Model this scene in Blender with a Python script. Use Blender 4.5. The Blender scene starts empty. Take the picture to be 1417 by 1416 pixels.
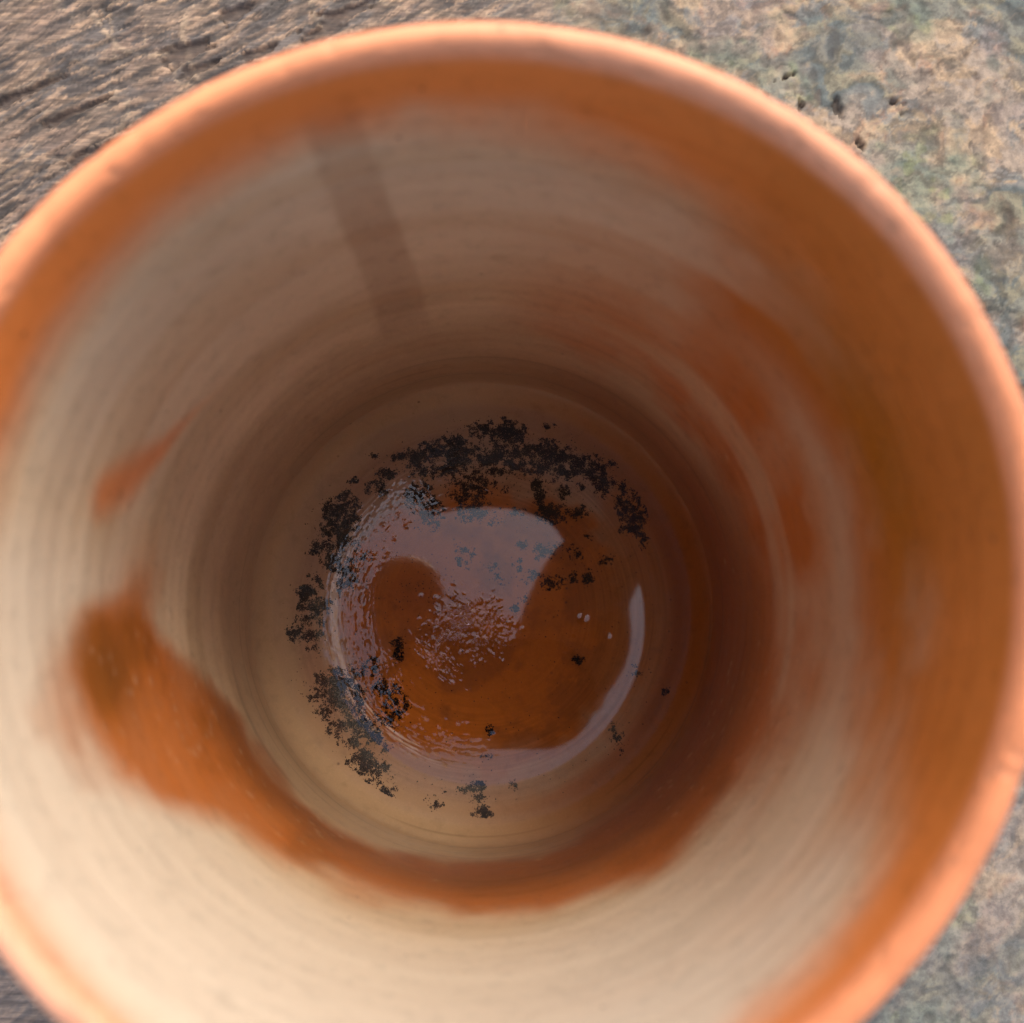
import bpy, bmesh, math, random
import numpy as np
from mathutils import Matrix, Vector

# ------------------------------------------------------------------ camera, sky, sun, exposure
sc = bpy.context.scene
COL = sc.collection
R = 0.05                # outer radius of the rim, metres
ZF = 0.006              # height of the cup's inner floor
HIN = 0.1163            # inner depth
ZR = ZF + HIN           # rim height
CAM = (0.00146, -0.007305, 0.21476)
cd = bpy.data.cameras.new('camera')
cam = bpy.data.objects.new('camera', cd)
COL.objects.link(cam)
cam.matrix_world = Matrix(((0.99980001, 0.0, -0.01999867, CAM[0]),
                           (-0.00250127, 0.99214772, -0.12504659, CAM[1]),
                           (0.01984163, 0.1250716, 0.9919493, CAM[2]),
                           (0, 0, 0, 1)))
cd.sensor_width = 36.0
cd.lens = 1500.0 / 1417.0 * 36.0
cd.clip_start = 0.001
cd.clip_end = 100.0
cd.dof.use_dof = True
cd.dof.focus_distance = CAM[2] - ZF - 0.001
cd.dof.aperture_fstop = cd.lens / 2.0
sc.camera = cam

SUN_EL, SUN_AZ = math.radians(52), math.radians(68)     # azimuth measured from +x towards +y
world = bpy.data.worlds.new('World')
sc.world = world
world.use_nodes = True
wn = world.node_tree
sky = wn.nodes.new('ShaderNodeTexSky')
sky.sky_type = 'NISHITA'
sky.sun_disc = False
sky.sun_elevation = SUN_EL
sky.sun_rotation = math.pi / 2 - SUN_AZ
sky.air_density = 1.0
sky.dust_density = 5.0
wn.nodes['Background'].inputs['Strength'].default_value = 0.15
wn.links.new(sky.outputs[0], wn.nodes['Background'].inputs[0])
sd = bpy.data.lights.new('sun', 'SUN')
sd.energy = 1.0
sd.angle = math.radians(24)
sd.color = (1.0, 0.92, 0.80)
sun = bpy.data.objects.new('sun', sd)
COL.objects.link(sun)
dirv = Vector((math.cos(SUN_EL) * math.cos(SUN_AZ), math.cos(SUN_EL) * math.sin(SUN_AZ), math.sin(SUN_EL)))
sun.rotation_euler = dirv.to_track_quat('Z', 'Y').to_euler()
sun.location = dirv * 2
sc.view_settings.view_transform = 'Standard'
sc.view_settings.look = 'None'
sc.view_settings.gamma = 1.0
sc.view_settings.exposure = 1.3
sc.cycles.use_denoising = True
sc.cycles.max_bounces = 14
sc.cycles.diffuse_bounces = 8
sc.cycles.transparent_max_bounces = 16

rng = np.random.default_rng(7)
random.seed(7)

# ------------------------------------------------------------------ helpers
_tab = rng.random((512, 512)).astype(np.float64)

def vnoise(x, y, seed=0):
    x = np.asarray(x, float) + seed * 37.31
    y = np.asarray(y, float) + seed * 91.7
    xi = np.floor(x).astype(np.int64); yi = np.floor(y).astype(np.int64)
    fx = x - xi; fy = y - yi
    fx = fx * fx * fx * (fx * (fx * 6 - 15) + 10); fy = fy * fy * fy * (fy * (fy * 6 - 15) + 10)
    def g(a, b):
        return _tab[(a + 57 * (b >> 9)) & 511, b & 511]
    return (g(xi, yi) * (1 - fx) + g(xi + 1, yi) * fx) * (1 - fy) + (g(xi, yi + 1) * (1 - fx) + g(xi + 1, yi + 1) * fx) * fy

def fbm(x, y, seed=0, o=4, gain=0.5):
    s = 0; a = 1.0; t = 0
    for k in range(o):
        s = s + a * vnoise(x * 2 ** k, y * 2 ** k, seed + 3 * k + 1); t += a; a *= gain
    return s / t

def ss(a, b, x):
    t = np.clip((x - a) / (b - a), 0, 1)
    return t * t * (3 - 2 * t)

def lerp(a, b, t):
    return a + (b - a) * t

def mesh_np(name, V, F, mat, parent=None, smooth=True, cols=None, attrs=None):
    me = bpy.data.meshes.new(name)
    V = np.asarray(V, np.float32); F = np.asarray(F, np.int32)
    n = F.shape[1]
    me.vertices.add(len(V)); me.vertices.foreach_set('co', V.ravel())
    me.loops.add(F.size); me.loops.foreach_set('vertex_index', F.ravel())
    me.polygons.add(len(F))
    me.polygons.foreach_set('loop_start', np.arange(0, F.size, n, dtype=np.int32))
    me.polygons.foreach_set('loop_total', np.full(len(F), n, np.int32))
    me.update(calc_edges=True)
    if smooth:
        me.polygons.foreach_set('use_smooth', np.ones(len(F), bool))
    if cols is not None:
        c = me.color_attributes.new('col', 'FLOAT_COLOR', 'POINT')
        c.data.foreach_set('color', np.concatenate([cols, np.ones((len(cols), 1))], 1).astype(np.float32).ravel())
    for k, v in (attrs or {}).items():
        a = me.attributes.new(k, 'FLOAT', 'POINT')
        a.data.foreach_set('value', np.asarray(v, np.float32).ravel())
    if mat: me.materials.append(mat)
    o = bpy.data.objects.new(name, me)
    COL.objects.link(o)
    if parent: o.parent = parent
    return o

def empty(name, loc=(0, 0, 0)):
    o = bpy.data.objects.new(name, None)
    COL.objects.link(o); o.location = loc; o.empty_display_size = 0.01
    return o

def tag(o, label=None, cat=None, group=None, kind=None):
    for k, v in (('label', label), ('category', cat), ('group', group), ('kind', kind)):
        if v: o[k] = v
    return o

def grid_faces(nr, nt, wrap):
    """quads of a (nr x nt) grid, row-major; wrap closes the second index"""
    i = np.arange(nr - 1)[:, None]; j = np.arange(nt if wrap else nt - 1)[None, :]
    j2 = (j + 1) % nt
    a = i * nt + j; b = i * nt + j2; c = (i + 1) * nt + j2; d = (i + 1) * nt + j
    return np.stack([a, b, c, d], -1).reshape(-1, 4)

class NT:
    def __init__(s, name):
        s.m = bpy.data.materials.new(name); s.m.use_nodes = True
        s.t = s.m.node_tree; s.b = s.t.nodes['Principled BSDF']
    def n(s, typ, **kw):
        o = s.t.nodes.new(typ)
        for k, v in kw.items():
            if k.startswith('_'): setattr(o, k[1:], v)
            else: s.set(o.inputs[k.replace('__', ' ')], v)
        return o
    def set(s, inp, v):
        if isinstance(v, bpy.types.NodeSocket): s.t.links.new(v, inp)
        else: inp.default_value = v
    def noise(s, vec, scale, detail=4, rough=0.5, dist=0.0):
        o = s.n('ShaderNodeTexNoise', Scale=scale, Detail=detail, Roughness=rough, Distortion=dist)
        s.set(o.inputs['Vector'], vec); return o.outputs['Fac']
    def ramp(s, fac, stops):
        o = s.t.nodes.new('ShaderNodeValToRGB'); s.set(o.inputs[0], fac)
        e = o.color_ramp.elements
        while len(e) > 1: e.remove(e[-1])
        e[0].position = stops[0][0]; e[0].color = col4(stops[0][1])
        for p, c in stops[1:]:
            q = e.new(p); q.color = col4(c)
        return o.outputs[0]
    def mix(s, a, b, f, mode='MIX'):
        o = s.t.nodes.new('ShaderNodeMix'); o.data_type = 'RGBA'; o.blend_type = mode
        s.set(o.inputs[0], f); s.set(o.inputs[6], col4(a) if isinstance(a, tuple) else a); s.set(o.inputs[7], col4(b) if isinstance(b, tuple) else b)
        return o.outputs[2]
    def math(s, op, a, b=0.0, clamp=False):
        o = s.t.nodes.new('ShaderNodeMath'); o.operation = op; o.use_clamp = clamp
        s.set(o.inputs[0], a); s.set(o.inputs[1], b); return o.outputs[0]
    def mr(s, v, a, b, c=0.0, d=1.0):
        o = s.t.nodes.new('ShaderNodeMapRange')
        for i, q in enumerate((v, a, b, c, d)): s.set(o.inputs[i], q)
        return o.outputs[0]
    def attr(s, name):
        o = s.t.nodes.new('ShaderNodeAttribute'); o.attribute_name = name; return o
    def bump(s, h, dist, strength=1.0, normal=None):
        o = s.n('ShaderNodeBump', Strength=strength, Distance=dist); s.set(o.inputs['Height'], h)
        if normal: s.set(o.inputs['Normal'], normal)
        return o.outputs[0]

def col4(c):
    return (c[0], c[1], c[2], 1.0) if isinstance(c, tuple) and len(c) == 3 else ((c, c, c, 1.0) if isinstance(c, float) else c)

# ------------------------------------------------------------------ materials
def clay_material():
    s = NT('fired_clay')
    oc = s.n('ShaderNodeTexCoord').outputs['Object']
    vc = s.attr('col').outputs['Color']
    wet = s.attr('wet').outputs['Fac']
    n1 = s.noise(oc, 420, 5, 0.6)
    n2 = s.noise(oc, 2600, 3, 0.6)
    c = s.mix(vc, s.mix(vc, (0.6, 0.6, 0.6), 1.0, 'MULTIPLY'), s.mr(n1, 0.52, 0.78, 0, 0.5))
    c = s.mix(c, s.mix(c, (1.25, 1.2, 1.15), 1.0, 'MULTIPLY'), s.mr(n2, 0.5, 0.75, 0, 0.5))
    # iron specks
    vo = s.n('ShaderNodeTexVoronoi', Scale=260.0, Randomness=1.0); s.set(vo.inputs['Vector'], oc)
    sp = s.math('MULTIPLY', s.mr(vo.outputs['Distance'], 0.02, 0.10, 1, 0), s.mr(s.noise(oc, 130, 2), 0.52, 0.6))
    c = s.mix(c, (0.06, 0.03, 0.02), s.math('MULTIPLY', sp, 0.75))
    s.set(s.b.inputs['Base Color'], c)
    s.set(s.b.inputs['Roughness'], s.mr(wet, 0.0, 1.0, 0.46, 0.3))
    s.set(s.b.inputs['Specular IOR Level'], s.mr(s.attr('under').outputs['Fac'], 0, 1, .20, .04))
    s.b.inputs['Subsurface Weight'].default_value = 0.0
    s.set(s.b.inputs['Normal'], s.bump(s.math('ADD', n1, s.math('MULTIPLY', n2, 0.3)), 0.00012, 0.5))
    return s.m

def table_material():
    s = NT('weathered_wood')
    oc = s.n('ShaderNodeTexCoord').outputs['Object']
    vc = s.attr('col').outputs['Color']
    side = s.attr('side').outputs['Fac']
    mp = s.n('ShaderNodeMapping'); s.set(mp.inputs['Vector'], oc)
    mp.inputs['Rotation'].default_value = (0, 0, math.radians(-29))
    mp.inputs['Scale'].default_value = (0.13, 1.0, 1.0)
    g = s.noise(mp.outputs[0], 950, 3, 0.55, 0.15)
    f = s.noise(oc, 420, 6, 0.68, 0.0)
    k = s.mix(g, f, side)
    kk = s.n('ShaderNodeSeparateColor'); s.set(kk.inputs[0], k)
    v = kk.outputs[0]
    c = s.mix(vc, s.mix(vc, (0.5, 0.47, 0.45), 1.0, 'MULTIPLY'), s.mr(v, 0.55, 0.36, 0, 0.7))
    c = s.mix(c, s.mix(vc, (1.45, 1.38, 1.25), 1.0, 'MULTIPLY'), s.mr(v, 0.5, 0.72, 0, 0.8))
    s.set(s.b.inputs['Base Color'], c)
    s.b.inputs['Roughness'].default_value = 0.75
    s.b.inputs['Specular IOR Level'].default_value = 0.4
    s.set(s.b.inputs['Normal'], s.bump(v, 0.0002, 0.35))
    return s.m

def simple(name, c, rough=0.6, scale=300.0, var=0.25, bump=0.0001, spec=0.4):
    s = NT(name)
    oc = s.n('ShaderNodeTexCoord').outputs['Object']
    n = s.noise(oc, scale, 4, 0.6)
    s.set(s.b.inputs['Base Color'], s.mix(tuple(x * (1 - var) for x in c), tuple(min(1, x * (1 + var)) for x in c), s.mr(n, 0.35, 0.65)))
    s.b.inputs['Roughness'].default_value = rough
    s.b.inputs['Specular IOR Level'].default_value = spec
    s.set(s.b.inputs['Normal'], s.bump(n, bump, 0.6))
    return s.m

def water_material():
    s = NT('clear_water')
    fr = s.n('ShaderNodeFresnel', IOR=1.58)
    tr = s.n('ShaderNodeBsdfTransparent'); tr.inputs[0].default_value = (0.99, 0.97, 0.95, 1)
    gl = s.n('ShaderNodeBsdfGlossy', Roughness=0.0)
    mx = s.n('ShaderNodeMixShader')
    s.set(mx.inputs[0], fr.outputs[0]); s.set(mx.inputs[1], tr.outputs[0]); s.set(mx.inputs[2], gl.outputs[0])
    s.t.nodes.remove(s.b)
    s.t.links.new(mx.outputs[0], s.t.nodes['Material Output'].inputs['Surface'])
    return s.m

M_CLAY = clay_material()
M_TABLE = table_material()
M_SED = simple('charred_sediment', (0.004, 0.004, 0.0045), 0.9, 500, 0.5, 0.0001, 0.12)
M_WATER = water_material()
M_GROUND = simple('paving_ground', (0.20, 0.19, 0.17), 0.9, 30, 0.3, 0.002)

# ------------------------------------------------------------------ ground under the table
def flat_ring(nx, size, fn):
    t = np.linspace(-1, 1, nx)
    X, Y = np.meshgrid(t * size, t * size, indexing='ij')
    return X, Y, fn(X, Y)
X, Y, Z = flat_ring(81, 6.0, lambda x, y: -0.75 + 0.006 * fbm(x * 3, y * 3, 2))
g = mesh_np('ground', np.stack([X, Y, Z], -1).reshape(-1, 3), grid_faces(81, 81, False), M_GROUND)
tag(g, 'grey paved ground under the table', None, None, 'structure')

# ------------------------------------------------------------------ weathered wooden table top
N = 690
q = np.linspace(-1, 1, N)
inner = 0.135
u = np.sign(q) * (np.abs(q) * 0.15 / 0.93 * 1.0)
far = np.abs(q) > 0.93
u[far] = np.sign(q[far]) * (0.15 + ((np.abs(q[far]) - 0.93) / 0.07) ** 1.6 * 0.30)
X, Y = np.meshgrid(u, u + 0.02, indexing='ij')
mx_, my_ = X * 1000, Y * 1000                                     # millimetres
ca, sa = math.cos(math.radians(29)), math.sin(math.radians(29))
gx, gy = mx_ * ca + my_ * sa, -mx_ * sa + my_ * ca                  # along and across the grain
wx = gx + 6 * (fbm(mx_ / 12, my_ / 12, 5, 4) - .5); wy = gy + 5 * (fbm(mx_ / 45, my_ / 45, 8, 2) - .5) + .7 * (fbm(mx_ / 5, my_ / 5, 9, 3) - .5)
side = ss(-8, 42, mx_ + 14 * (fbm(mx_ / 20, my_ / 20, 31, 4) - .5) * 2 + 0.10 * (my_ - 100) * -1)
grain = fbm(wx / 7.0, wy / .95, 11, 4, 0.55)
ridg = 1 - np.abs(2 * fbm(wx / 14.0, wy / 2.4, 14, 3) - 1)
crack = ss(0.90, 0.985, ridg) * ss(0.42, 0.62, fbm(mx_ / 16, my_ / 12, 15, 3))
chips = ss(0.60, 0.66, fbm(wx / 5.5, wy / 3.2, 16, 4))
veinn = 1 - np.abs(2 * fbm(mx_ / 13, my_ / 13, 17, 3) - 1)
vein = ss(0.955, 0.99, veinn)
lumps = fbm(mx_ / 6, my_ / 6, 18, 5, 0.6)
pits = ss(0.63, 0.70, fbm(mx_ / 5.0, my_ / 5.5, 19, 4))
def hole(x0, y0, a, b, ang):
    c, s_ = math.cos(ang), math.sin(ang)
    dx, dy = mx_ - x0, my_ - y0
    rr = np.sqrt(((dx * c + dy * s_) / a) ** 2 + ((-dx * s_ + dy * c) / b) ** 2)
    return ss(.10, .38, 1.25 - .62 * rr - 1.55 * fbm(mx_ / 2.4, my_ / 2.4, 21, 5, .62)) * ss(2.0, 1.2, rr)
holes = np.maximum.reduce([hole(75, 105, 1.7, 5.0, 0.3), hole(86, 107, 2.4, 1.2, 0.0), hole(88.5, 104.5, 1.0, 2.2, 0),
                           hole(64, 112.5, 4.5, .9, .35), hole(67, 107, 1.2, 2.6, 0), hole(44, 118, 1.4, 3.0, -.3),
                           hole(79, 98, .9, 3.4, .5)])
def slot(x0, y0, a, b, ang):
    c, s_ = math.cos(ang), math.sin(ang)
    dx, dy = mx_ - x0, my_ - y0
    al, ac = dx * c + dy * s_, -dx * s_ + dy * c
    rr = np.maximum(np.abs(al) / a, np.abs(ac) / b * (.8 + .4 * (al / a))) + .9 * (fbm(al / 1.2, ac / .45, 27, 3) - .5)
    return ss(1.05, .75, rr)
slots = np.maximum.reduce([slot(-62, 117, 5.5, 1.5, .42), slot(-59, 113.5, 4.5, .7, .42), slot(-52, 126, 3.5, 1.1, .42), slot(-47, 117, 4, .8, .42), slot(-42, 114, 7, .6, .42),
                           slot(-33, 122, 5.5, .9, .42), slot(-29, 126, 6, 1.1, .42), slot(-30, 118.5, 5, .6, .42), slot(-95, 108, 9, .6, .45), slot(-80, 95, 7, .8, .42), slot(-84, 104, 8, .5, .45)])
def arc(x0, y0, r, w, a0, a1):
    dx, dy = mx_ - x0, my_ - y0
    rr = np.hypot(dx, dy) + 1.6 * (fbm(mx_ / 3, my_ / 3, 23, 3) - .5)
    an = np.degrees(np.arctan2(dy, dx)) % 360
    return ss(w, w * .35, np.abs(rr - r)) * ss(a0 - 8, a0 + 6, an) * ss(a1 + 8, a1 - 6, an)
veins2 = np.maximum.reduce([arc(-45, 122, 18, .9, 170, 262), arc(-70, 116, 24, .7, 300, 372), arc(-88, 106, 14, .8, 320, 375),
                            arc(-20, 132, 17, .8, 175, 240), arc(-70, 128, 12, .7, 190, 290)])
lens = ss(.52, .62, fbm(wx / 5.5, wy / .85, 12, 3, .5)) * ss(.36, .56, fbm(mx_ / 15, my_ / 12, 13, 3))
plate = fbm(wx / 16, wy / 5, 10, 3)
left_h = 0.5 * (grain - .5) + .5 * (np.floor(plate * 9) / 9 + .0 - .5) - 0.9 * crack - .55 * lens - 0.3 * chips + 0.35 * vein + .35 * veins2
right_h = 0.75 * (lumps - .5) - 0.3 * pits + 0.15 * vein
big = 0.8 * (fbm(mx_ / 40, my_ / 40, 24, 3) - .5)
hmm = lerp(left_h * .42, right_h, side) * 1.0 + big - 1.3 * holes - .8 * slots
hmm = np.where(np.hypot(mx_, my_) < 48, np.minimum(hmm, -0.05), hmm)
# pigment of the wood: grey weathering, tan bare fibres, blue-grey film, green algae, rust
T = lambda r, g_, b: np.array([r, g_, b])
def mixc(A, c, m):
    return A * (1 - m[..., None]) + np.asarray(c) * m[..., None]
C = np.broadcast_to(T(.215, .16, .12), X.shape + (3,)).copy()
C = mixc(C, T(.125, .115, .11), ss(.46, .60, fbm(wx / 9, wy / 2.2, 41, 4)) * .85)
C = mixc(C, T(.36, .255, .175), ss(.50, .62, fbm(wx / 6, wy / 1.0, 42, 4, .55)) * .9)
C = mixc(C, T(.24, .165, .125), ss(.56, .70, fbm(wx / 11, wy / 5, 43, 4)) * .5)
C = mixc(C, T(.37, .285, .20), np.maximum(vein * .65, veins2 * .9))
C = mixc(C, T(.062, .058, .060), lens * .85)
C = C * (1 - .30 * ss(.5, .62, fbm(wx / 3.2, wy / .55, 55, 3))[..., None])
C = mixc(C, T(.05, .043, .038), np.clip(crack * .9 + chips * .35 + .55 * ss(.44, .34, grain), 0, .9))
D = np.broadcast_to(T(.235, .195, .155), X.shape + (3,)).copy()
dxw = mx_ + 12 * (fbm(mx_ / 9, my_ / 9, 33, 4) - .5); dyw = my_ + 12 * (fbm(mx_ / 9, my_ / 9, 34, 4) - .5)
D = mixc(D, T(.12, .13, .13), ss(.42, .58, fbm(dxw / 12, dyw / 9, 44, 6, .7)) * .85)
D = mixc(D, T(.31, .23, .145), ss(.47, .60, fbm(dxw / 9, dyw / 6, 45, 6, .72)) * .85)
D = mixc(D, T(.26, .13, .075), ss(.60, .72, fbm(dxw / 4.0, dyw / 4.5, 46, 5, .65)) * .45)
D = mixc(D, T(.165, .135, .13), ss(.55, .68, fbm(mx_ / 9, my_ / 9, 47, 4)) * .5)
gm = np.maximum(ss(13, 3, np.hypot((mx_ - 93), (my_ - 88) * .8) + 8 * (fbm(mx_ / 5, my_ / 5, 48, 4) - .5) * 2), .6 * ss(.62, .72, fbm(mx_ / 14, my_ / 14, 49, 4)))
D = mixc(D, T(.12, .17, .13), gm * .65)
D = mixc(D, T(.20, .21, .10), gm * ss(.55, .66, fbm(mx_ / 2.6, my_ / 2.6, 50, 4)) * .8)
D = mixc(D, T(.10, .08, .065), pits * .45)
CC = C * (1 - side[..., None]) + D * side[..., None]
mott = ss(.40, .60, fbm(dxw / 22, dyw / 17, 52, 5, .6))
CC = mixc(CC, CC * T(.46, .62, .66), side * mott * .9)
CC = CC * (1 - .45 * (side * ss(.5, .36, fbm(dxw / 3.2, dyw / 2.4, 53, 5, .7)))[..., None])
CC = CC * (1 - .5 * ((1 - side) * ss(.52, .34, fbm(wx / 6, wy / .9, 54, 4, .6)))[..., None])
CC = mixc(CC, T(.06, .042, .033), slots * .75)
CC = mixc(CC, T(.045, .032, .024), holes * .85) * T(.82, .77, .72) * (1 - .12 * (1 - side))[..., None]
# bottom right corner is greyer, bottom left darker wood
CC = mixc(CC, T(.14, .14, .135), ss(20, -40, my_) * .3 * side)
CC = mixc(CC, T(.10, .085, .08), ss(-20, -70, my_) * .6 * (1 - side))
V = np.stack([X, Y, hmm / 1000.0], -1).reshape(-1, 3)
# close the board with a skirt and an underside
Fq = grid_faces(N, N, False)
top = mesh_np('board_top', V, Fq, M_TABLE, None, True, CC.reshape(-1, 3), {'side': side.reshape(-1)})
table = empty('wooden_table', (0, 0, -0.75))
top.name = 'table_top'
top.parent = table; top.matrix_parent_inverse = Matrix.Translation((0, 0, 0.75))
tag(table, 'old weathered grey wooden table top under the clay cup', 'table')
def box_part(name, x0, x1, y0, y1, z0, z1, mat, parent, dz):
    bm = bmesh.new()
    bmesh.ops.create_cube(bm, size=1.0)
    for v in bm.verts:
        v.co = Vector((lerp(x0, x1, v.co.x + .5), lerp(y0, y1, v.co.y + .5), lerp(z0, z1, v.co.z + .5) + dz))
    bmesh.ops.bevel(bm, geom=bm.edges[:], offset=0.003, segments=2, affect='EDGES')
    me = bpy.data.meshes.new(name); bm.to_mesh(me); bm.free(); me.materials.append(mat)
    o = bpy.data.objects.new(name, me); COL.objects.link(o); o.parent = parent
    return o
M_PLAINWOOD = simple('old_wood', (0.15, 0.12, 0.10), 0.8, 60, 0.4, 0.0008)
box_part('board', -.452, .452, -.432, .472, -.045, -.0045, M_PLAINWOOD, table, .75)
for sx in (-1, 1):
    for sy in (-1, 1):
        box_part('leg', sx * .40 - .03, sx * .40 + .03, .02 + sy * .40 - .03, .02 + sy * .40 + .03, 0.003, .704, M_PLAINWOOD, table, 0)

# ------------------------------------------------------------------ clay cup
cup = empty('clay_cup', (0, 0, 0.0005))
tag(cup, 'round terracotta clay cup seen from above with beige flashed inside and glossy orange rim', 'cup')
BEIGE = T(.57, .42, .262); ORANGE = T(.61, .163, .028); BROWN = T(.26, .085, .014); GREY = T(.43, .30, .17)
DEG = np.degrees
def per(th, xs, ys):
    return np.interp((th + 180) % 360 - 180, xs, ys, period=360)

def pf(A, B, *k, swap=False):
    """fbm whose angular argument (A, a pair (degrees, divisor)) closes on itself"""
    t, dv = A
    w_ = np.clip((t - 110) / 70, 0, 1)
    f_ = (lambda tt: fbm(B, tt / dv, *k)) if swap else (lambda tt: fbm(tt / dv, B, *k))
    return f_(t) * (1 - w_) + f_(t - 360) * w_

def wall_colour(th, uu, x, y):
    """pigment and painted shade of the clay body by angle and height fraction"""
    C = np.broadcast_to(BEIGE, th.shape + (3,)).copy()
    n = pf((th, 14), uu * 9, 61, 4) - .5
    nn = pf((th, 30), uu * 12, 62, 3) - .5
    C = C * (1 + .20 * nn[..., None])
    # soft grey-brown bands left by the throwing
    band = pf((th, 160), uu * 12 + .5 * n, 63, 2, swap=True)
    C = mixc(C, GREY, ss(.45, .75, band) * .75 * ss(.35, .62, pf((th, 70), uu * 3, 75, 3)))
    C = mixc(C, T(.50, .33, .18), ss(.5, .75, pf((th, 90), uu * 20, 64, 2, swap=True)) * .45)
    C = mixc(C, T(.62, .535, .415), per(th, [-180, -165, -120, -70, -45, -30, 170], [.55, .7, .9, .8, .4, 0, 0]) * ss(.42, .66, uu) * .8)
    # orange lip, broad at the top and right, nearly gone on the left below
    ub = per(th, [-180, -172, -160, -110, -75, -58, -35, -10, 10, 60, 100, 130, 160, 176],
             [.955, .975, .99, .998, .985, .955, .93, .86, .84, .875, .905, .915, .905, .93])
    lip = ss(-.055, .05, uu - ub + .05 * n)
    C = mixc(C, ORANGE, lip * .95)
    # flashed patch of the right side
    c0 = per(th, [-60, -40, -22, 0, 20, 45, 62, 75, 90], [0, .2, .8, 1, 1, .95, .8, .45, 0])
    m = c0 * ss(.18, .40, uu + .25 * n) * (1 - .55 * ss(.50, .62, uu) * ss(48, 62, th))
    C = mixc(C, lerp(ORANGE, BROWN, .5), np.clip(m * (.92 + .9 * n) * (1 - .45 * ss(.48, .66, pf((th, 120), uu * 9, 73, 3, swap=True)) * ss(.9, .7, uu)), 0, 1))
    C = mixc(C, T(.33, .10, .006), np.exp(-((th - 18) / 24) ** 2 - ((uu - .80) / .075) ** 2) * .9)
    C = mixc(C, lerp(BEIGE, BROWN, .35), np.exp(-((th - 12) / 34) ** 2 - ((uu - .655) / .05) ** 2) * .6)
    # pale beige streaks low on the right
    C = mixc(C, BEIGE * .8, np.exp(-((th + 14) / 13) ** 2 - ((uu - .36) / .08) ** 2) * .5)
    C = mixc(C, BEIGE, np.exp(-((th + 30) / 16) ** 2 - ((uu - .68) / .07) ** 2) * .6)
    # orange band low round the front and the big patch on the left
    top = per(th, [-180, -176, -168, -160, -152, -144, -136, -120, -92, -65, -51, -40, -25, -12, 10, 165, 180], [.63, .72, .795, .78, .74, .62, .50, .43, .435, .45, .50, .475, .50, .44, .35, .60, .63])
    bot = per(th, [-180, -176, -168, -155, -140, -120, -90, -60, -40, -20, 0, 165, 180], [.52, .50, .38, .24, .22, .20, .17, .14, .10, .05, .02, .50, .52])
    c1 = per(th, [-180, -174, -10, 15, 40, 166, 174, 180], [.8, 1, 1, .6, 0, 0, .25, .8])
    m = ss(-.08, .07, top - uu + .10 * n) * ss(-.05, .06, uu - bot + .12 * n) * c1
    blot = pf((th, 16), uu * 7, 72, 4) - .5
    C = mixc(C, lerp(ORANGE, BROWN, .55), np.clip(m * (.97 + .25 * blot), 0, 1))
    C = mixc(C, BROWN * .8, m * ss(.0, .25, blot) * .55)
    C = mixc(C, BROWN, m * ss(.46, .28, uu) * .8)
    C = mixc(C, BROWN * .7, np.exp(-((th + 167) / 8) ** 2 - ((uu - .66) / .09) ** 2) * .85)
    # floor corner turns orange-brown on the right, its shade painted in
    m = per(th, [-100, -60, -20, 20, 60, 95], [0, .8, 1, 1, .6, 0]) * ss(.34, .14, uu)
    C = mixc(C, lerp(ORANGE, BROWN, .85), m * .95)
    # small hooked orange stroke on the left
    px = np.array([166, 162, 156, 148, 141.]); pu = np.array([.70, .645, .60, .575, .55]); pw = np.array([.024, .028, .016, .009, .005])
    d = np.full(th.shape, 9.0)
    for k in range(40):
        t = k / 39 * 4; a = int(min(t, 3)); f = t - a
        tx, tu, tw = lerp(px[a], px[a + 1], f), lerp(pu[a], pu[a + 1], f), lerp(pw[a], pw[a + 1], f)
        d = np.minimum(d, np.hypot((th - tx) * .0072, uu - tu) / tw)
    C = mixc(C, ORANGE, ss(2.0, .1, d) * .72 * ss(139, 160, th))
    # shade low in the cup, put into the clay colour
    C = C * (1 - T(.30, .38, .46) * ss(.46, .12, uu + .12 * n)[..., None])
    # thin scratch rings
    C = C * (1 - .25 * (ss(.74, .84, pf((th, 70), uu * 110, 65, 2, swap=True)) * ss(.5, .2, uu))[..., None])
    # narrow darker streak down the upper wall
    cen = np.interp(uu, [.2, .43, .9, 1], [105, 105.8, 107.3, 107.8]); w = np.interp(uu, [.3, .45, .9, 1], [5.2, 4.9, 3.7, 3.2])
    cen = cen + .5 * np.sin(uu * 9) + .5 * n
    st = ss(w + .8, w - .9, np.abs(th - cen)) * ss(.28, .50, uu + .15 * n) * ss(1.0, .9, uu) * (.8 + .8 * nn)
    C = C * (1 - .30 * st[..., None] * T(.8, 1.0, 1.1))
    return C, st

def ring_relief(uu, th):
    """throwing rings, in metres, as the potter's finger left them"""
    a = .00005 * np.sin(uu * 2 * math.pi * 8 + 3.0 * np.sin(uu * 5.3) + 1.2 * np.sin(uu * 9) + np.radians(th) * 1.0)
    a = a + .00002 * np.sin(uu * 2 * math.pi * 27 + 2 * np.sin(uu * 14) + np.radians(th))
    a = a + .00018 * (fbm(uu * 13, np.cos(np.radians(th)) * .8 + 5, 66, 2) - .5)
    return a * ss(1.0, .93, uu) * ss(0.06, .14, uu)

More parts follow.
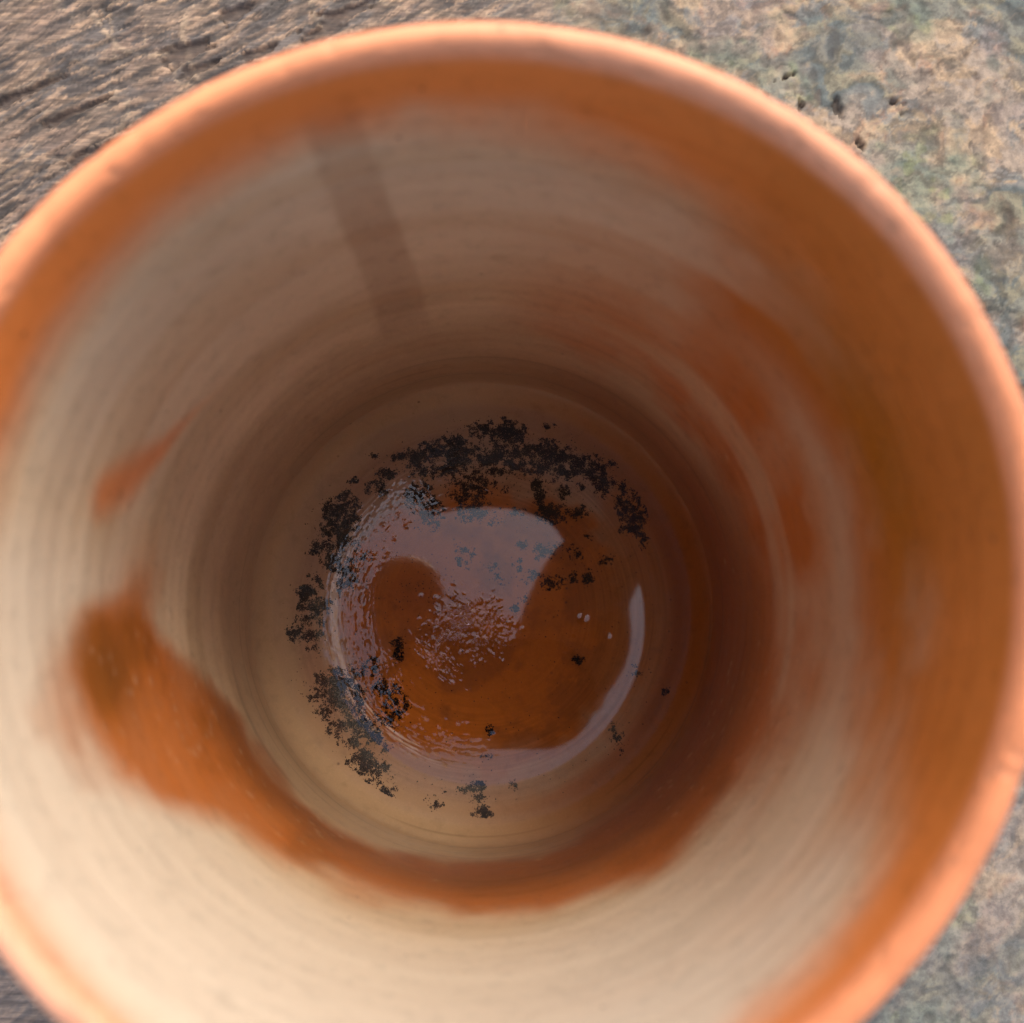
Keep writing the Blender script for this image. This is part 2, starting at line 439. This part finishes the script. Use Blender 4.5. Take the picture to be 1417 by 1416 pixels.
PU = [0.05, .12, .2, .35, .5, .7, .85, .95, 1.0]
PR = [.865, .866, .870, .876, .886, .900, .910, .926, .944]
R0 = .76                                       # the flat floor ends here, then a rounded corner climbs to the wall
def inner_r(u_):
    u_ = np.asarray(u_, float)
    cor = R0 + (.865 - R0) * np.sqrt(np.clip(1 - (1 - np.clip(u_ / .05, 0, 1)) ** 2, 0, 1))
    return np.where(u_ < .05, cor, np.interp(u_, PU, PR)) * R
def corner_z(r_mm):
    t = np.clip((r_mm / (R * 1000) - R0) / (.865 - R0), 0, 1)
    return .05 * HIN * 1000 * (1 - np.sqrt(1 - t * t))
NT_ = 720
th = np.linspace(-180, 180, NT_, endpoint=False)
# inner wall and lip and outside, one lathe profile from the floor edge up, over the lip, down to the foot
us = np.concatenate([.12 * np.linspace(0, 1, 56)[:-1] ** 2, np.linspace(.12, 1.0 - .012, 185)])
# smooth the profile
fine = np.linspace(-.1, 1.1, 1201); rr = inner_r(np.clip(fine, 0, 1)); kern = np.hanning(41); kern /= kern.sum()
rs = np.convolve(np.pad(rr, 20, mode='edge'), kern, 'valid')
prof_r = np.interp(us, fine, rs)
blend = ss(.06, .12, us)
prof_r = lerp(inner_r(us), prof_r, blend)
prof_z = ZF + HIN * us
rows_r = list(prof_r); rows_z = list(prof_z); rows_u = list(us); rows_in = [1] * len(us)
r_in, r_out = prof_r[-1], R
lip_c, lip_h = (r_in + r_out) / 2, (r_out - r_in) / 2
for k in range(1, 20):
    a = math.pi - math.pi * k / 20
    rows_r.append(lip_c + lip_h * math.cos(a)); rows_z.append(ZF + HIN * .988 + .0019 * math.sin(a)); rows_u.append(1.0); rows_in.append(1)
for z, r_ in [(ZR - .0035, .0498), (ZR - .008, .0490), (ZR - .014, .0482), (.09, .0476), (.06, .0470), (.03, .0462), (.012, .0448), (.005, .0425), (.002, .0405), (.0004, .039), (0.0, .0375), (0.0, .001)]:
    rows_r.append(r_); rows_z.append(z); rows_u.append(1.0); rows_in.append(0)
rows_r, rows_z, rows_u, rows_in = map(np.array, (rows_r, rows_z, rows_u, rows_in))
TH, RR = np.meshgrid(th, rows_r); ZZ = np.repeat(rows_z[:, None], NT_, 1); UU = np.repeat(rows_u[:, None], NT_, 1); IN = np.repeat(rows_in[:, None], NT_, 1)
RR = RR + ring_relief(UU, TH) * (IN * (UU < .99))
wob = .00022 * np.sin(np.radians(TH) * 2 + 1) + .00018 * np.sin(np.radians(TH) * 3) + .0003 * (fbm(np.cos(np.radians(TH)) * 2.2 + 7, np.sin(np.radians(TH)) * 2.2 + 7, 68, 3) - .5)
RR = RR + wob * ss(.3, 1, UU)
ZZ = ZZ + (.0004 * np.sin(np.radians(TH) * 2 + .5) + .00035 * (fbm(np.cos(np.radians(TH)) * 3 + 3, np.sin(np.radians(TH)) * 3 + 3, 69, 3) - .5)) * ss(.8, 1, UU)
pim = np.zeros_like(RR)
for (t0, t1, u0, u1, cnt) in ((-178, -150, .35, .78, 60), (-158, -120, .22, .52, 60), (-48, -10, .16, .60, 70), (-120, 40, .15, .7, 50)):
    for _ in range(cnt):
        a0, b0 = rng.uniform(t0, t1), rng.uniform(u0, u1); s0 = rng.uniform(.3, .55) ; am = rng.uniform(.02, .12) ** 1.0
        ja = int((a0 + 180) / 360 * NT_); sl = slice(max(0, ja - 5), min(NT_, ja + 6))
        du_ = (UU[:, sl] - b0) * HIN * 1000; dt_ = (TH[:, sl] - a0) * math.pi / 180 * 44
        pim[:, sl] += am * np.exp(-(du_ ** 2 + dt_ ** 2) / s0 ** 2) * IN[:, sl]
RR = RR - pim / 1000
nick = ss(.66, .80, pf((TH, 1.7), ZZ * 600, 76, 3, .6)) * ss(.975, .995, UU) * (ZZ > ZR - .006)
ZZ = ZZ - .00020 * nick; RR = RR + .0001 * nick * np.where(RR > lip_c, -1, 1)
ZZ = ZZ + .00016 * (pf((TH, 5), ZZ * 0 + 3, 77, 3) - .5) * ss(.95, 1, UU)
XX, YY = RR * np.cos(np.radians(TH)), RR * np.sin(np.radians(TH))
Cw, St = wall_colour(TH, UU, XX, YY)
Cw = mixc(Cw, BEIGE, np.clip(pim * 3, 0, .22))
on_lip = (UU >= .99) | (IN == 0)
lipc = mixc(np.broadcast_to(T(.68, .215, .075), TH.shape + (3,)).copy(), T(.70, .36, .22), per(TH, [-175, -160, -110, -80, 10, 45, 75, 120, 175], [.5, .8, .8, .15, .2, .6, .55, .25, .25]))  # cream at lower left; rim highlight at upper right painted in paler
lipc = lipc * (1 - .10 * ss(.5, .7, pf((TH, 3.5), ZZ * 2200, 71, 4))[..., None]) * (1 + .22 * (pf((TH, 6), ZZ * 900, 70, 4) - .5)[..., None])
Cw = np.where(on_lip[..., None], lipc, Cw)
lipc = mixc(lipc, T(.45, .22, .12), nick * .25)
Cw = np.where(on_lip[..., None], lipc, Cw)
Cw = np.where((UU < .99)[..., None], mixc(Cw, lipc, ss(.978, .992, UU)), Cw)
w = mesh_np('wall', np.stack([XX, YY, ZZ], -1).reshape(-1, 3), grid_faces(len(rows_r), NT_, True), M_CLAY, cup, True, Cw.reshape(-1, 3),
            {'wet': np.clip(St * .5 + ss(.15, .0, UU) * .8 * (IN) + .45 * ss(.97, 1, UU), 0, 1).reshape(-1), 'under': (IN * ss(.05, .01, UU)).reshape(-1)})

# inner floor
nr = 210
rad = np.concatenate([[0.00002], np.linspace(.00018, inner_r(0.0), nr - 1)])
FR, FT = np.meshgrid(rad, th, indexing='ij')
fx, fy = FR * np.cos(np.radians(FT)) * 1000, FR * np.sin(np.radians(FT)) * 1000
frm = FR * 1000
def floor_height(fx, fy, frm, FT):
    h_ = .012 * np.sin(frm * 2 * math.pi / 2.9 + np.radians(FT)) * ss(4, 12, frm) + .030 * (fbm(frm / .9, np.cos(np.radians(FT)) * 1.5 + 4, 81, 3) - .5)
    h_ = h_ + .16 * np.exp(-((np.hypot(fx + 0.2, fy + 1.5)) / 3.2) ** 2) * (.6 + .4 * np.sin(frm * 3 + np.radians(FT)))
    return h_ * ss(37.9, 36, frm)
FZ = ZF + floor_height(fx, fy, frm, FT) / 1000
nz = fbm(fx / 6, fy / 6, 82, 4) - .5
FC = np.broadcast_to(T(.36, .225, .13), fx.shape + (3,)).copy()
FC = mixc(FC, T(.34, .17, .075), ss(-.15, .2, fbm(fx / 9, fy / 9, 83, 4) - .5))
FC = mixc(FC, T(.39, .235, .14), ss(-20, -30, fx + 8 * nz) * .8)
# wet orange heart and orange right side
e1 = np.hypot((fx - .5) / 29.5, (fy + 3) / 28.0) + .30 * nz
FC = mixc(FC, T(.42, .128, .014), ss(1.03, .86, e1))
FC = mixc(FC, T(.27, .085, .016), ss(.45, .68, fbm(fx / 8, fy / 8, 85, 5, .6)) * ss(1.03, .86, e1) * .8)
FC = mixc(FC, T(.33, .115, .02), ss(14, 26, fx + 9 * nz - .25 * np.abs(fy + 2)) * .85)
FC = mixc(FC, T(.39, .23, .14), ss(-24, -30, fy + 6 * nz) * ss(20, 5, fx) * .6)
FC = mixc(FC, T(.40, .235, .13), ss(19, 24, fy + 5 * nz) * ss(22, 8, fx) * .55)
FC = mixc(FC, T(.22, .06, .018), np.exp(-((fx + 13) / 7) ** 2 - ((fy - 3) / 6) ** 2) * .6)
stre = pf((FT, 28), frm / .35, 84, 3, swap=True)
FC = FC * .80
FC = FC * (1 + (.35 * (stre - .5) * ss(10, 24, frm))[..., None])
sm = ss(26.5, 28, frm) * ss(31, 29, frm) * per(FT, [-180, -120, -100, 100, 130, 180], [1, .8, 0, 0, 1, 1]) * ss(.5, .62, stre)
FC = mixc(FC, T(.62, .52, .42), sm * .75)  # bright reflected band on the left, painted as pale ring lines
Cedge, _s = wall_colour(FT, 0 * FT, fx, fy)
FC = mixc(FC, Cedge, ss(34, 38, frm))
fl = mesh_np('inner_floor', np.stack([fx / 1000, fy / 1000, FZ], -1).reshape(-1, 3), grid_faces(nr, NT_, True), M_CLAY, cup, True, FC.reshape(-1, 3),
             {'wet': np.full(fx.size, .8), 'under': np.full(fx.size, 1.0)})

# ------------------------------------------------------------------ black charred sediment on the cup's floor
CLUMPS = """-0.2,34.9,2.2,1.1,0.9 4.0,34.6,2.8,1.8,1.0 7.2,33.6,1.3,1.3,0.6 14.6,36.2,0.8,0.4,0.9 12.3,35.6,0.8,0.5,0.5 -5.6,32.6,1.6,1.3,0.9 -5.6,29.7,1.9,2.2,1.0 -9.4,30.7,2.2,1.6,0.8 -12.6,29.4,2.5,1.4,0.9 -15.4,29.7,1.4,0.8,0.9 -17.0,29.4,0.6,0.5,0.8 -20.9,30.0,0.8,0.5,0.7 -2.4,30.7,2.5,1.3,0.7 0.8,29.4,3.8,1.6,0.8 4.0,30.4,2.5,1.3,0.8 8.4,30.4,3.1,1.4,1.0 12.3,30.7,2.8,1.6,1.0 15.5,29.7,2.2,1.6,0.9 5.9,28.1,3.8,1.6,0.7 11.0,27.5,3.8,1.6,0.8 14.8,26.8,2.5,1.6,0.7 18.7,28.1,2.2,1.6,1.0 21.5,27.2,1.9,1.9,1.0 23.1,24.9,1.6,1.6,1.0 23.7,23.0,0.8,1.3,0.6 25.4,28.1,1.3,1.1,0.4 -11.3,26.8,2.5,1.3,0.5 -7.5,27.1,2.5,0.9,0.7 -18.6,26.2,1.6,0.9,0.8 -20.1,23.6,1.6,1.3,0.7 -22.0,23.6,0.8,0.9,0.7 -25.2,25.0,0.8,0.5,0.9 -26.4,22.3,0.9,0.8,0.4 -12.2,21.7,1.9,1.8,1.0 -10.9,20.4,1.9,0.9,1.0 -13.2,23.6,0.9,0.9,0.6 -2.4,24.2,3.1,1.9,0.7 -3.0,22.3,2.5,1.3,0.8 1.4,26.8,4.4,0.8,0.7 4.0,23.6,1.6,0.9,0.4 0.2,20.4,1.3,0.5,0.4 10.6,24.3,0.8,1.6,0.9 11.0,21.7,0.9,1.6,0.9 11.6,19.8,0.9,1.3,0.8 13.5,18.5,2.2,1.6,0.8 15.4,23.0,1.3,1.3,0.5 19.2,23.9,0.9,0.8,0.7 18.6,18.8,1.3,1.1,0.6 17.9,17.8,0.8,0.8,0.5 27.2,23.6,0.9,1.3,0.5 28.1,20.4,1.6,2.2,0.8 29.0,17.8,1.9,2.2,0.9 29.3,15.9,1.6,1.3,0.7 26.8,15.9,0.9,0.9,0.3 31.4,23.9,0.3,0.3,0.9 31.2,13.4,0.8,1.3,0.4 -27.0,19.8,2.2,1.6,0.9 -27.9,17.9,2.2,1.9,0.9 -26.3,16.6,1.9,1.6,0.9 -28.8,15.3,2.2,1.6,0.8 -26.9,14.0,1.9,1.6,0.8 -30.7,12.1,1.6,1.1,0.9 -32.5,11.2,1.1,0.5,0.9 -28.5,12.1,1.9,1.3,0.8 -28.7,9.6,1.6,1.3,0.8 -27.5,8.0,1.3,0.9,0.8 -24.4,12.8,0.9,0.9,0.5 -22.8,10.2,1.3,1.1,0.4 -32.4,5.9,0.9,0.9,0.5 -33.6,3.4,1.3,0.9,1.0 -33.9,2.1,0.8,0.9,0.9 -31.1,4.6,0.6,0.8,0.5 -32.3,0.2,1.9,1.6,1.0 -30.4,0.9,1.3,0.9,0.9 -33.2,-1.6,1.6,1.1,0.8 -35.6,-4.1,1.1,1.0,0.9 -35.9,-5.6,0.8,1.3,0.5 -31.0,-2.3,0.9,0.9,0.7 -33.4,-4.7,1.6,0.9,0.5 -31.0,-4.4,1.1,0.9,0.6 -32.1,-7.2,0.9,0.8,0.4 -25.9,7.1,1.6,2.5,0.5 -26.8,4.6,1.3,1.9,0.3 -28.0,-11.5,0.9,0.8,0.9 -29.6,-13.4,1.9,1.3,0.9 -27.7,-14.0,2.5,1.6,1.0 -30.7,-15.8,1.6,1.3,0.8 -28.3,-16.4,2.2,1.6,0.9 -25.8,-17.6,1.9,1.3,0.8 -29.4,-18.9,1.6,1.3,0.8 -24.5,-19.5,1.6,1.3,0.7 -26.9,-21.9,1.3,1.3,0.7 -28.8,-22.8,0.6,0.6,0.9 -23.3,-21.3,1.6,1.3,0.8 -22.0,-22.5,1.6,1.6,1.0 -20.8,-23.7,1.3,1.3,1.0 -24.4,-24.9,1.9,1.3,0.5 -23.2,-27.4,1.6,1.3,0.9 -21.6,-29.2,1.6,1.1,1.0 -22.2,-28.0,1.6,1.3,0.9 -25.0,-29.1,0.6,0.6,0.6 -18.2,-29.2,0.8,0.8,0.8 -18.0,-26.2,0.8,0.8,0.7 -21.3,-31.6,1.3,1.6,0.3 -18.8,-31.9,1.3,1.6,0.4 -18.2,-34.0,1.4,1.4,0.6 -20.0,-34.0,0.9,0.8,0.4 -24.0,-15.8,1.6,2.5,0.5 -24.6,-11.5,1.6,1.6,0.4 -21.6,-10.9,1.9,1.3,0.5 -18.4,-15.2,2.2,1.4,0.7 -16.5,-17.7,1.9,1.9,0.6 -17.7,-20.1,1.9,1.6,0.5 -16.0,-7.9,0.9,1.6,0.6 -16.3,-6.6,0.9,0.9,0.7 -0.7,-32.6,0.9,0.9,0.9 -2.3,-33.5,1.6,0.8,0.6 -1.0,-35.0,1.3,0.8,0.4 -1.9,-38.2,0.4,0.3,0.9 0.2,-37.7,1.3,0.8,1.0 -0.1,-38.8,0.9,0.8,1.0 0.8,-40.3,0.8,0.4,0.5 4.8,-41.6,0.9,0.4,1.0 6.3,-41.0,0.9,0.5,1.0 5.4,-32.9,0.9,0.8,0.3 -9.0,-36.1,1.3,1.1,0.3 -12.0,-38.6,0.5,0.3,0.9 -7.2,-34.0,0.3,0.3,0.4 0.8,-27.5,0.8,0.4,0.6 1.7,-22.6,0.8,0.8,0.4 25.3,-23.3,0.9,1.4,0.5 26.1,-26.4,0.4,0.9,0.3 24.7,-22.1,0.4,0.8,0.3 25.1,-32.1,1.3,0.8,0.8 17.5,6.1,0.6,0.9,0.9 20.3,6.1,0.9,1.1,0.6 13.1,5.2,1.9,1.0,0.7 18.0,-9.5,0.9,0.8,0.6 39.3,-7.4,0.3,0.6,0.8 29.2,-11.7,0.9,0.9,0.4 35.0,-15.4,0.8,0.8,0.2 40.0,9.9,0.8,1.3,0.2 20.4,14.0,0.6,0.6,0.5 18.2,10.8,1.1,1.3,0.5 23.5,9.6,1.6,0.8,0.2 -1.7,18.8,2.5,1.6,0.8 -10.0,17.9,2.5,1.9,0.6 -3.6,10.9,1.6,1.1,0.3 -3.0,9.0,1.3,0.9,0.3 7.4,12.4,0.9,0.9,0.3 12.2,11.2,2.5,1.3,0.5 14.1,12.1,0.9,0.6,0.6 1.4,8.3,1.6,0.6,0.2 3.3,6.1,1.3,0.9,0.3 6.8,8.3,0.8,1.3,0.3 9.6,6.4,1.6,1.1,0.4 8.0,2.0,0.9,0.8,0.4 6.4,0.2,0.8,0.8,0.3 5.9,19.1,2.5,1.1,0.2 2.7,17.2,1.9,0.8,0.2"""
cl = np.array([[float(v) for v in s_.split(',')] for s_ in CLUMPS.split()])
sp = .125
best = {}
pts = []
for x0, y0, a, b, d in cl:
    nx, ny = int(1.7 * a / sp) + 1, int(1.7 * b / sp) + 1
    gx_, gy_ = np.meshgrid(np.arange(-nx, nx + 1) * sp + round(x0 / sp) * sp, np.arange(-ny, ny + 1) * sp + round(y0 / sp) * sp)
    rho = np.sqrt(((gx_ - x0) / a) ** 2 + ((gy_ - y0) / b) ** 2)
    val = (1 - rho) * .50 + 2.6 * (fbm(gx_ / 1.0, gy_ / 1.0, 91, 5, .78) - .5) + .50 * (d - .66)
    k = (val > -.06) & (rho < 1.7)
    for px_, py_, v in zip(gx_[k], gy_[k], val[k]):
        key = (round(px_ / sp), round(py_ / sp))
        best[key] = max(best.get(key, -1), v)
pts = [(kx * sp, ky * sp, v) for (kx, ky), v in best.items() if rng.random() < .30 + 3.2 * v]
for _ in range(520):                                                # stray specks
    r_, t_ = 37 * math.sqrt(rng.random()), rng.random() * 6.283
    pts.append((r_ * math.cos(t_), r_ * math.sin(t_) - 1, -.5))
for x0, y0, a, b, d in cl:                                          # fine dust round every cluster
    for _ in range(int(5 + 9 * a * b * d)):
        pts.append((x0 + 1.3 * a * rng.standard_normal(), y0 + 1.3 * b * rng.standard_normal(), -.7))
for _ in range(150):
    pts.append((-13 + 5 * rng.standard_normal(), 3.5 + 4 * rng.standard_normal(), -.6))
ico = bmesh.new(); bmesh.ops.create_icosphere(ico, subdivisions=1, radius=1.0)
iv = np.array([v.co[:] for v in ico.verts]); iF = np.array([[v.index for v in f.verts] for f in ico.faces]); ico.free()
P = np.array(pts); n = len(P)
P[:, :2] += rng.normal(0, .05, (n, 2))
keep = np.hypot(P[:, 0], P[:, 1]) < 38.8
P = P[keep]; n = len(P)
size = np.where(P[:, 2] < -.2, rng.uniform(.03, .125, n), rng.uniform(.045, .115, n) + .06 * np.clip(P[:, 2], 0, 1))
VV = iv[None] * rng.uniform(.6, 1.35, (n, 12, 1))
ang = rng.uniform(0, 6.283, n); c_, s_ = np.cos(ang), np.sin(ang)
VX = VV[..., 0] * rng.uniform(.8, 1.5, (n, 1)); VY = VV[..., 1]
vx = (VX * c_[:, None] - VY * s_[:, None]) * size[:, None] + P[:, :1]
vy = (VX * s_[:, None] + VY * c_[:, None]) * size[:, None] + P[:, 1:2]
hz = floor_height(P[:, 0], P[:, 1], np.hypot(P[:, 0], P[:, 1]), DEG(np.arctan2(P[:, 1], P[:, 0]))) + corner_z(np.hypot(P[:, 0], P[:, 1]))
vz = VV[..., 2] * size[:, None] * .55 + (hz + size * .2)[:, None]
V = np.stack([vx, vy, vz], -1) / 1000; V[..., 2] += ZF + .0005
F = (iF[None] + 12 * np.arange(n)[:, None, None]).reshape(-1, 3)
sed = mesh_np('black_sediment', V.reshape(-1, 3), F, M_SED, None, False)
tag(sed, 'black crusty sediment flecks scattered in a broken ring on the cup floor', 'sediment', None, 'stuff')

# ------------------------------------------------------------------ shallow water left on the floor
nrw, ntw = 230, 900
tw = np.linspace(-180, 180, ntw, endpoint=False)
rw = np.concatenate([[.02], np.linspace(.15, 42.6, nrw - 1)])
WR, WT = np.meshgrid(rw, tw, indexing='ij')
wxx, wyy = WR * np.cos(np.radians(WT)), WR * np.sin(np.radians(WT))
lvl = 0.0
def G(x0, y0, s_): return np.exp(-(((wxx - x0) ** 2 + (wyy - y0) ** 2) / s_ ** 2))
hgt = 0 * wxx
# combed ripples over the throwing marks on the left
arcm = per(WT, [-180, -150, -120, -95, -80, 60, 80, 110, 135, 160, 180], [1, 1, .8, .45, 0, 0, .25, .6, .9, 1, 1]) * ss(19.5, 24.5, WR) * ss(31.5, 29.5, WR)
hgt += arcm * 3.6 * (.010 * (pf((WT, 9), WR / .55, 101, 3, .6, swap=True) - .5) + .008 * (fbm(wxx / .45, wyy / .45, 102, 3) - .5))
# swirl of fine bubbles round the middle
m = np.clip(G(-2.2, -2.2, 5.4) * 1.3, 0, 1) * ss(.40, .56, fbm(wxx / 2.6, wyy / 2.6, 103, 3))
hgt += m * .14 * (fbm(wxx / .75, wyy / .75, 104, 3, .55) - .5)
sw = np.sin(WR * 2 * math.pi / 1.5 + np.radians(WT))
hgt += .004 * sw * G(-.5, -1.5, 4.5)
# slanting combed patch lower left of the middle
du, dv = (wxx + 8) * .72 - (wyy + 10) * .69, (wxx + 8) * .69 + (wyy + 10) * .72
m2 = np.exp(-(du / 6.5) ** 2 - (dv / 2.2) ** 2)
hgt += m2 * .19 * (fbm(du / 1.6, dv / .6, 105, 3, .6) - .5)
m3 = np.exp(-((wxx + 14.5) / 6) ** 2 - ((wyy + 15) / 6) ** 2)
hgt += m3 * .07 * (fbm((wxx + wyy) / .8, (wxx - wyy) / 2.4, 106, 3, .6) - .5)
# single bubbles
for x0, y0, s_, a in [(19.2, -1.5, .95, .075), (17.6, -4.7, .45, .02), (23.8, -5.0, .55, .03), (-5.8, -23.7, 1.2, .07), (-7.4, -22.6, .7, .03), (15.5, -8.4, .3, .01), (8.6, -11.8, .4, .015), (4.4, -13.2, .35, .012), (21.5, -8.0, .3, .012)]:
    hgt += a * G(x0, y0, s_)
for k_ in range(520):
    if k_ < 330: x0, y0 = -3.2 + 3.9 * rng.standard_normal(), -3.4 + 3.2 * rng.standard_normal()
    else:
        an_, rr_ = math.radians(rng.uniform(130, 275)), rng.uniform(21, 30)
        x0, y0 = rr_ * math.cos(an_), rr_ * math.sin(an_)
    s_ = rng.uniform(.16, .42); a = s_ * rng.uniform(.05, .13)
    sel = (np.abs(wxx - x0) < 1.3) & (np.abs(wyy - y0) < 1.3)
    hgt[sel] += a * np.exp(-(((wxx[sel] - x0) ** 2 + (wyy[sel] - y0) ** 2) / s_ ** 2))
hgt += .0012 * (fbm(wxx / 7, wyy / 7, 107, 2) - .5)
WZ = ZF + .0005 + .00040 + hgt / 1000
wat = mesh_np('water', np.stack([wxx / 1000, wyy / 1000, WZ], -1).reshape(-1, 3), grid_faces(nrw, ntw, True), M_WATER, None, True)
tag(wat, 'shallow clear water reflecting pale sky on the cup floor', None, None, 'stuff')

# ------------------------------------------------------------------ unseen hand and camera stand-in, shaped to block sky in the water
M_BLACK = simple('black_plastic', (0.02, 0.02, 0.022), 0.35, 400, 0.3, 0.00002)
M_SKIN = simple('skin', (0.42, 0.24, 0.17), 0.5, 300, 0.12, 0.0001)
HZ = CAM[2] + .0065
def rounded_slab(name, cx_, cy_, w_, h_, r_, z0, z1, mat, parent):
    bm = bmesh.new(); ring = []
    for (sx, sy, a0) in ((1, 1, 0), (-1, 1, 90), (-1, -1, 180), (1, -1, 270)):
        for k in range(13):
            a = math.radians(a0 + 90 * k / 12)
            ring.append((cx_ + sx * (w_ / 2 - r_) + r_ * math.cos(a), cy_ + sy * (h_ / 2 - r_) + r_ * math.sin(a)))
    f = bm.faces.new([bm.verts.new((x, y, z0)) for x, y in ring])
    ex = bmesh.ops.extrude_face_region(bm, geom=[f])
    for v in [e for e in ex['geom'] if isinstance(e, bmesh.types.BMVert)]: v.co.z = z1
    bmesh.ops.recalc_face_normals(bm, faces=bm.faces[:])
    bmesh.ops.bevel(bm, geom=[e for e in bm.edges if abs(e.verts[0].co.z - e.verts[1].co.z) < 1e-6], offset=.0018, segments=3, affect='EDGES')
    me = bpy.data.meshes.new(name); bm.to_mesh(me); bm.free(); me.materials.append(mat)
    o = bpy.data.objects.new(name, me); COL.objects.link(o); o.parent = parent
    return o
pc = empty('camera_stand_in', (-.0010, -.0249, HZ))
tag(pc, 'unseen black slab standing in for the camera, shaped for its dark reflection', 'camera')
rounded_slab('body', 0, 0, .0866, .0419, .0205, 0, .011, M_BLACK, pc)
rounded_slab('lens_ring', .0025, .0150, .0105, .0105, .0052, -.0012, .0, M_BLACK, pc)

def skin_mesh(name, verts, edges, radii, mat):
    me = bpy.data.meshes.new(name); me.from_pydata(verts, edges, []); me.materials.append(mat)
    o = bpy.data.objects.new(name, me); COL.objects.link(o)
    sk = o.modifiers.new('skin', 'SKIN'); sk.use_smooth_shade = True
    for i, r_ in enumerate(radii): me.skin_vertices[0].data[i].radius = (r_, r_ * .85)
    me.skin_vertices[0].data[0].use_root = True
    sb = o.modifiers.new('sub', 'SUBSURF'); sb.levels = 2; sb.render_levels = 2
    return o
hz = HZ + .022
vs = [(.0490, .028, hz, .0175), (.060, .055, hz + .006, .019), (.078, .092, hz + .022, .022), (.110, .150, hz + .06, .027), (.150, .230, hz + .11, .036)]
ed = [(0, 1), (1, 2), (2, 3), (3, 4)]
def chain(root, pts_):
    last = root
    for p in pts_:
        vs.append(p); ed.append((last, len(vs) - 1)); last = len(vs) - 1
chain(0, [(.0400, .0400, HZ + .018, .0115), (.0330, .0500, HZ + .014, .0100), (.0130, .0580, HZ + .010, .0105), (-.010, .0575, HZ + .008, .0100), (-.028, .0520, HZ + .008, .0085)])
chain(0, [(.052, .012, HZ + .022, .0100), (.050, -.012, HZ + .020, .0085), (.036, -.030, HZ + .019, .0075)])
chain(0, [(.040, .004, HZ + .026, .0100), (.030, -.022, HZ + .021, .0085), (.018, -.038, HZ + .019, .0075)])
chain(1, [(.046, .004, HZ + .034, .0090), (.046, -.016, HZ + .032, .0075), (.040, -.034, HZ + .026, .0065)])
chain(0, [(.0310, .0125, HZ + .018, .0165), (.020, -.010, HZ + .026, .0120), (.002, -.022, HZ + .026, .0115), (-.020, -.018, HZ + .020, .0115), (-.0340, .004, HZ + .014, .0200), (-.0335, .0320, HZ + .012, .0165)])
hand = skin_mesh('person', [v[:3] for v in vs], ed, [v[3] for v in vs], M_SKIN)
tag(hand, 'unseen bare hand and forearm, shaped for the dark silhouettes in the water', 'person')
